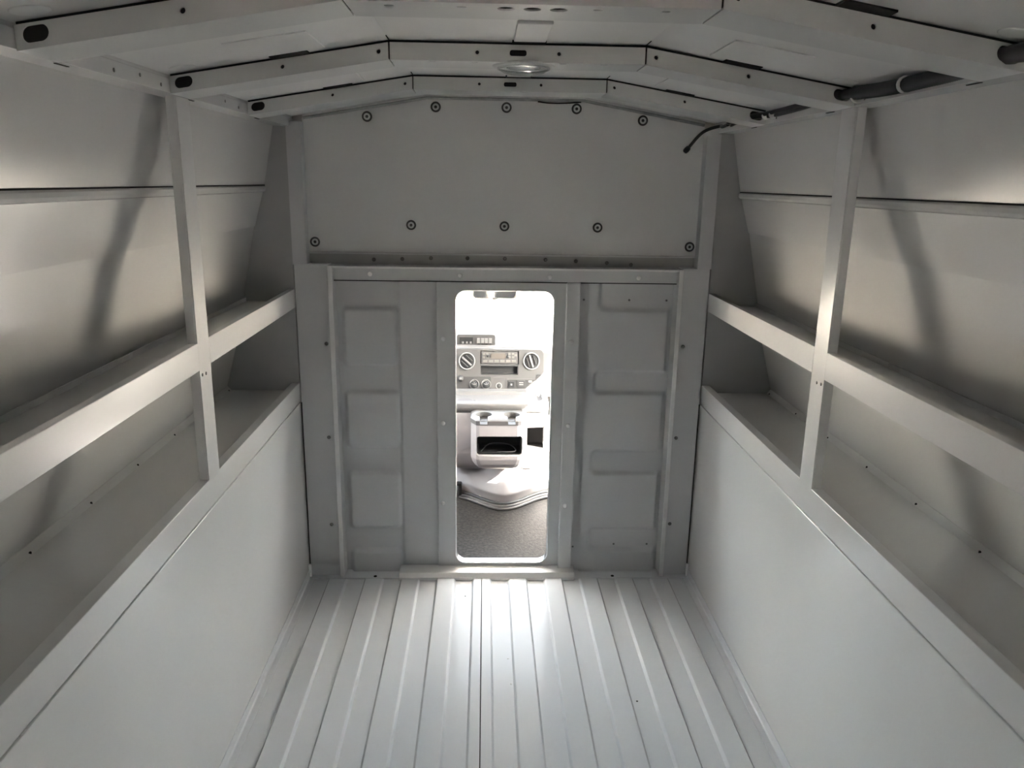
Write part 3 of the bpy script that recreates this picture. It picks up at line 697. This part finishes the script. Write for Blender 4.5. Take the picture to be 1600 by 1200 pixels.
# middle: hazard bar and power outlet
dpart(pbox(771, 788, 590, 594.3, YD - 0.009, YD, 0.002), 'hazard_switch', M['lip2'], 0.0008)
c = P(779.5, 602.5)
ol = dpart(MB().lathe([(0.0155, 0), (0.0155, 0.003), (0.012, 0.004), (0.011, 0.001)], (c.x, YD - 0.006, c.z), (0, -1, 0), 24), 'power_outlet', M['chrome'])
sub(ol, MB().lathe([(0.0115, 0), (0.010, 0.003), (0.003, 0.0038)], (c.x, YD - 0.0062, c.z), (0, -1, 0), 20), 'outlet_cap', M['smoke'], 0)
# right sub-panel with two switches
sp_ = dpart(pbox(791, 846.5, 591.5, 609, YD - 0.0075, YD, 0.008), 'switch_panel', M['bezel'], 0.001)
sub(sp_, pbox(793, 840, 593, 606.5, YD - 0.0085, YD - 0.004, 0.004), 'switch_field', M['smoke'])
sub(sp_, pbox(795, 803, 595.5, 604.5, YD - 0.0115, YD - 0.006, 0.002), 'square_button', M['dark'])
sub(sp_, pbox(797.7, 800.3, 598.6, 601.4, YD - 0.0122, YD - 0.010, 0.0005, 2), 'button_mark', M['chrome'], 0)
sub(sp_, pbox(808, 820.5, 593.5, 604, YD - 0.0115, YD - 0.006, 0.005), 'rocker_switch', M['smoke'])
for q_ in (596.5, 599.5): sub(sp_, pbox(811, 817.5, q_, q_ + 1.2, YD - 0.0124, YD - 0.010, 0.0004, 2), 'button_mark', M['chrome'], 0)
sub(sp_, pbox(825.5, 831, 594, 596.8, YD - 0.0112, YD - 0.006, 0.001, 2), 'indicator_lamp', M['chrome'])
sub(sp_, pbox(838, 846, 584.5, 606, YD - 0.010, YD - 0.002, 0.003), 'end_block', M['smoke'])
# upfitter switch pod on top of the dash
YP = 1.33
def ppod(px0, px1, py0, py1, yf, yb, r=0.003):
    a = P(px0, py1, YP); c_ = P(px1, py0, YP)
    return MB().plate(rrect(a.x, c_.x, a.z, c_.z, r, 4), [], (0, yf, 0), (1, 0, 0), (0, 0, 1), yb - yf)
pd = dpart(ppod(713.5, 774, 523, 545, YP, YP + 0.09, 0.012), 'switch_pod', M['lip2'], 0.003, lean=False)
sub(pd, ppod(718, 739, 527, 536.5, YP - 0.002, YP + 0.002, 0.001), 'blank_window', M['dark'], 0, lean=False)
for k in range(4):
    s_ = sub(pd, ppod(745.2 + k * 6.1, 750.4 + k * 6.1, 528.5, 536, YP - 0.006, YP + 0.002, 0.001), 'toggle_switch', M['chrome'], lean=False)
    sub(pd, ppod(746.5 + k * 6.1, 749.5 + k * 6.1, 536.3, 538.2, YP - 0.004, YP + 0.002, 0.0004), 'switch_foot', M['dark'], 0, lean=False)
for k in range(3):
    sub(pd, ppod(722 + k * 6, 725 + k * 6, 533.5, 536.5, YP - 0.004, YP + 0.002, 0.0004), 'lever', M['chrome'], 0, lean=False)

# ------------------------------------------------------------------ engine cover with console
E_ = thing('engine_cover', 'pale grey moulded engine cover with cup holders and open storage pocket', 'engine cover', loc=(0.01, 0.95, ZC))
def epart(mb, nm, m, bevel=0.0, seg=2): return parent_keep(mb.build(nm, m, None, bevel, seg), E_)
def yfront(x): return 0.80 + 0.17 * (1 - math.exp(-((x - 0.03) / 0.15) ** 2))
prof = [(0.0, 0.0), (0.004, 0.03), (0.018, 0.055), (0.05, 0.085), (0.085, 0.115), (0.11, 0.16), (0.125, 0.22), (0.15, 0.27), (0.30, 0.30)]
def hump(u, v):
    x = -0.42 + 0.86 * u; k = v * (len(prof) - 1); i = min(int(k), len(prof) - 2); f_ = k - i
    a, b_ = prof[i], prof[i + 1]
    dy = a[0] + (b_[0] - a[0]) * f_; dz = a[1] + (b_[1] - a[1]) * f_
    # raised oval pad in the middle of the lip
    pad = 0.016 * (1 - sm(0.12, 0.17, abs(x - 0.04))) * sm(0.10, 0.30, v) * (1 - sm(0.42, 0.55, v))
    edge = sm(0.30, 0.42, abs(x - 0.01)) * 0.10
    return (x, yfront(x) + dy - pad + edge * 0, ZC + dz)
dm = MB(); dm.grid(hump, 80, 48); epart(dm, 'lower_cover', M['plastic'])
def seal(offy, z, r, nm, m):
    pts_ = [(-0.42 + 0.84 * k / 60, yfront(-0.42 + 0.84 * k / 60) + offy, z) for k in range(61)]
    return epart(MB().tube(pts_, r, 8), nm, m)
seal(-0.022, ZC + 0.008, 0.010, 'floor_seal', M['plastic2']); seal(-0.008, ZC + 0.017, 0.0085, 'black_gasket', M['rubber']); seal(-0.040, ZC + 0.003, 0.009, 'mat_lip', M['plastic2'])
# latch on the side
lt = P(717, 762, 0.93)
epart(MB().box(lt.x - 0.020, lt.x + 0.014, 0.905, 0.945, lt.z - 0.03, lt.z + 0.028), 'latch', M['dark'], 0.005)
epart(MB().tube([(lt.x - 0.005, 0.90, lt.z - 0.03), (lt.x - 0.005, 0.885, lt.z), (lt.x - 0.005, 0.90, lt.z + 0.02)], 0.006, 8), 'latch_lever', M['rubber'])
# upper body: wide rounded block behind the console
def ring(x0, x1, y0, y1, r, z, n=6): return [(p[0], p[1], z) for p in rrect(x0, x1, y0, y1, r, n)]
YE = 0.90
ub = []
for z, g_ in ((0.04, 0.07), (0.06, 0.035), (0.09, 0.012), (0.14, 0.0), (0.33, 0.0), (0.345, 0.004)):
    ub.append(ring(-0.26 + g_, 0.235 - g_, YE + g_, 1.17, 0.05, z))
bo = epart(MB().loft(ub), 'upper_body', M['plastic'])
bo.location = (0, 0, 0); bo.parent = None
bin_cut = MB().box(0.135, 0.216, YE - 0.05, YE + 0.09, P(840, 702, YE).z, P(840, 668, YE).z)
cut(bo, [bin_cut]); parent_keep(bo, E_)
zt = P(840, 668, YE).z; zb2 = P(840, 702, YE).z
epart(MB().box(0.136, 0.215, YE + 0.086, YE + 0.092, zb2, zt), 'bin_liner', M['dark'])
epart(MB().box(0.136, 0.139, YE + 0.002, YE + 0.09, zb2, zt), 'bin_liner', M['dark']); epart(MB().box(0.136, 0.215, YE + 0.012, YE + 0.09, zb2, zb2 + 0.003), 'bin_liner', M['dark'])
# tray on top: darker band, then a dished tray with rim
tr = []
for z, g_ in ((0.338, -0.003), (0.372, -0.003), (0.380, 0.004)): tr.append(ring(-0.26 + g_, 0.235 - g_, YE + 0.003 + g_, 1.17, 0.05, z))
to = epart(MB().loft(tr), 'tray_rim', M['plastic2']); to.location = (0, 0, 0); to.parent = None
tc_ = MB().loft([ring(-0.235, 0.21, YE + 0.05, 1.12, 0.04, 0.362), ring(-0.24, 0.215, YE + 0.045, 1.125, 0.04, 0.40)])
cut(to, [tc_]); parent_keep(to, E_)
epart(MB().loft([ring(-0.20, -0.10, YE + 0.06, YE + 0.15, 0.04, 0.3625), ring(-0.19, -0.11, YE + 0.07, YE + 0.14, 0.034, 0.366)]), 'coin_dish', M['darkgrey'])
# centre console nose
YN = 0.755
def nose(z, g_=0.0, fx=0.084, wx=0.122, yn=YN):
    # flat front, chamfered cheeks, straight back
    p = [(-fx + g_, yn + g_), (-fx - 0.014 + g_ * .7, yn + 0.006 + g_), (-wx + g_, yn + 0.055 + g_ * .5), (-wx + g_, 1.0), (wx + 0.004 - g_, 1.0), (wx + 0.004 - g_, yn + 0.055 + g_ * .5), (fx + 0.014 - g_ * .7, yn + 0.006 + g_), (fx - g_, yn + g_)]
    return [(x + 0.003, y, z) for x, y in reversed(p)]
zT = P(780, 657, YN).z; zB = P(780, 737, YN).z
nb = [nose(zB, 0.036), nose(zB + 0.012, 0.018), nose(zB + 0.03, 0.007), nose(zB + 0.055, 0.0), nose(zT - 0.024, 0.0)]
no = epart(MB().loft(nb, smooth=False), 'console_nose', M['plastic']); no.location = (0, 0, 0); no.parent = None
pa = P(744.5, 713, YN); pb = P(816.5, 682.5, YN)
pc = MB().plate(rrect(pa.x, pb.x, pa.z, pb.z, 0.014, 5), [], (0, YN - 0.05, 0), (1, 0, 0), (0, 0, 1), 0.20)
cut(no, [pc]); parent_keep(no, E_)
no.modifiers.new('bevel', 'BEVEL').width = 0.003; no.modifiers['bevel'].limit_method = 'ANGLE'; no.modifiers['bevel'].segments = 2
ln_ = MB(); ln_.plate(rrect(pa.x + 0.002, pb.x - 0.002, pa.z + 0.002, pb.z - 0.002, 0.012, 5), [rrect(pa.x + 0.005, pb.x - 0.005, pa.z + 0.005, pb.z - 0.005, 0.010, 5)], (0, YN + 0.022, 0), (1, 0, 0), (0, 0, 1), 0.125)
ln_.plate(rrect(pa.x + 0.002, pb.x - 0.002, pa.z + 0.002, pb.z - 0.002, 0.012, 5), [], (0, YN + 0.142, 0), (1, 0, 0), (0, 0, 1), 0.006)
epart(ln_, 'pocket_liner', M['dark'])
# strap lying in the pocket
sp2 = spline([(pa.x + 0.02, YN + 0.04, pa.z + 0.012), (-0.03, YN + 0.09, pa.z + 0.03), (0.05, YN + 0.07, pa.z + 0.034), (0.08, YN + 0.04, pa.z + 0.012), (0.0, YN + 0.03, pa.z + 0.010)], 8)
epart(MB().tube(sp2, 0.0025, 6), 'cord', M['rubber'])
# cup holder block on the nose
ch = [nose(zT - 0.0235, -0.002), nose(zT - 0.004, -0.002), nose(zT, 0.003), nose(zT + 0.006, 0.016)]
co_ = epart(MB().loft(ch, smooth=False), 'cup_holder_block', M['plastic2']); co_.location = (0, 0, 0); co_.parent = None
cuts = []
for cxp in (-0.062, 0.062):
    cuts.append(MB().lathe([(0.036, 0), (0.040, 0.08)], (cxp, YN + 0.072, zT - 0.020), (0, 0, 1), 24, False))
    cuts.append(MB().prism([(cxp - 0.016, zT - 0.018), (cxp + 0.016, zT - 0.018), (cxp + 0.021, zT + 0.03), (cxp - 0.021, zT + 0.03)], YN - 0.05, YN + 0.06))
cut(co_, cuts); parent_keep(co_, E_)
for cxp in (-0.062, 0.062):
    epart(MB().lathe([(0.035, 0), (0.035, 0.0012)], (cxp, YN + 0.072, zT - 0.0198), (0, 0, 1), 24), 'cup_base', M['darkgrey'])

# ------------------------------------------------------------------ mirror
mc = P(773, 461, 1.2)
t = thing('rear_view_mirror', 'wide rear-view mirror hanging at the top of the windshield', 'mirror', loc=(mc.x, 1.2, mc.z))
hz = 0.030
mo = MB()
rings = []
for yy, sc in ((1.196, 0.94), (1.200, 1.0), (1.215, 0.97), (1.235, 0.62)):
    rings.append([(mc.x + p[0] * sc, yy, mc.z + 0.012 + p[1] * sc) for p in rrect(-0.108, 0.108, -hz, hz, 0.022, 6)])
parent_keep(mo.loft(rings).build('housing', M['plastic2']), t)
parent_keep(MB().plate(rrect(mc.x - 0.100, mc.x + 0.100, mc.z + 0.012 - 0.024, mc.z + 0.012 + 0.024, 0.018, 6), [], (0, 1.1955, 0), (1, 0, 0), (0, 0, 1), 0.002).build('mirror_glass', M['mirror']), t)
parent_keep(MB().tube([(mc.x, 1.228, mc.z + 0.012), (mc.x, 1.25, mc.z + 0.05), (mc.x, 1.262, mc.z + 0.118)], 0.007, 8).build('stalk', M['darkgrey']), t)
parent_keep(MB().lathe([(0.010, -0.004), (0.014, 0), (0.010, 0.006)], (mc.x, 1.205, mc.z - 0.018), (0, 0, -1), 12).build('night_lever', M['darkgrey']), t)

# ------------------------------------------------------------------ cab seats (only slivers show past the door edges)
def cab_seat(xc, label):
    t = thing('cab_seat', label, 'seat', 'bucket seats in the cab', loc=(xc, 0.45, ZC))
    hw = 0.245
    parent_keep(MB().box(xc - hw + 0.04, xc + hw - 0.04, 0.28, 0.72, ZC, ZC + 0.14).build('pedestal', M['darkgrey'], None, 0.01), t)
    rs = [[(xc + sx, y, z) for sx, y in rrect(-hw + g_, hw - g_, 0.22 + g_, 0.78 - g_, 0.06, 5)] for z, g_ in ((ZC + 0.14, 0.02), (ZC + 0.17, 0.0), (ZC + 0.27, 0.0), (ZC + 0.30, 0.03))]
    parent_keep(MB().loft(rs).build('cushion', M['seat']), t)
    rb = []
    for z, y0, y1, g_ in ((ZC + 0.28, 0.19, 0.33, 0.01), (ZC + 0.40, 0.16, 0.30, 0.0), (ZC + 0.70, 0.11, 0.23, 0.02), (ZC + 0.86, 0.095, 0.19, 0.06), (ZC + 0.90, 0.10, 0.17, 0.10)):
        rb.append([(xc + sx, y, z) for sx, y in rrect(-hw + g_, hw - g_, y0, y1, 0.045, 5)])
    parent_keep(MB().loft(rb).build('backrest', M['seat']), t)
    parent_keep(MB().loft([[(xc + sx, y, z) for sx, y in rrect(-0.13 + g_, 0.13 - g_, 0.095 + g_, 0.18 - g_, 0.035, 5)] for z, g_ in ((ZC + 0.92, 0.015), (ZC + 0.95, 0), (ZC + 1.06, 0), (ZC + 1.09, 0.02))]).build('headrest', M['seat']), t)
    sg = 1 if xc < 0 else -1
    bxp = xc + sg * (hw + 0.008)
    parent_keep(MB().box(bxp - 0.008, bxp + 0.008, 0.36, 0.39, ZC + 0.16, ZC + 0.42).build('buckle_stalk', M['dark'], None, 0.003), t)
    return t
cab_seat(0.475, 'grey vinyl bucket seat beside the open bin of the engine cover')
cab_seat(-0.475, 'grey vinyl bucket seat beside the black latch of the engine cover')

# ------------------------------------------------------------------ rear of the body, behind the camera: unseen doors, slit left between them for fill light
MB().plate([(-0.93, -0.04), (0.93, -0.04), (0.93, 1.66), (-0.93, 1.66)], [[(-0.60, 0.0), (0.60, 0.0), (0.60, 1.30), (-0.60, 1.30)]], (0, YB - 0.04, 0), (1, 0, 0), (0, 0, 1), 0.04).build('wall_rear', M['wall'], kind='structure')
for n_, x0, x1 in ((2, -0.599, -0.008), (3, 0.008, 0.599)):
    dr = MB().box(x0, x1, YB - 0.038, YB - 0.004, 0.002, 1.298).build('door_%d' % n_, M['wall'], None, 0.004, kind='structure')
    MB().box(x0 + 0.05, x1 - 0.05, YB - 0.004, YB + 0.006, 0.15, 1.15).build('inner_panel', M['bulk'], dr, 0.004)
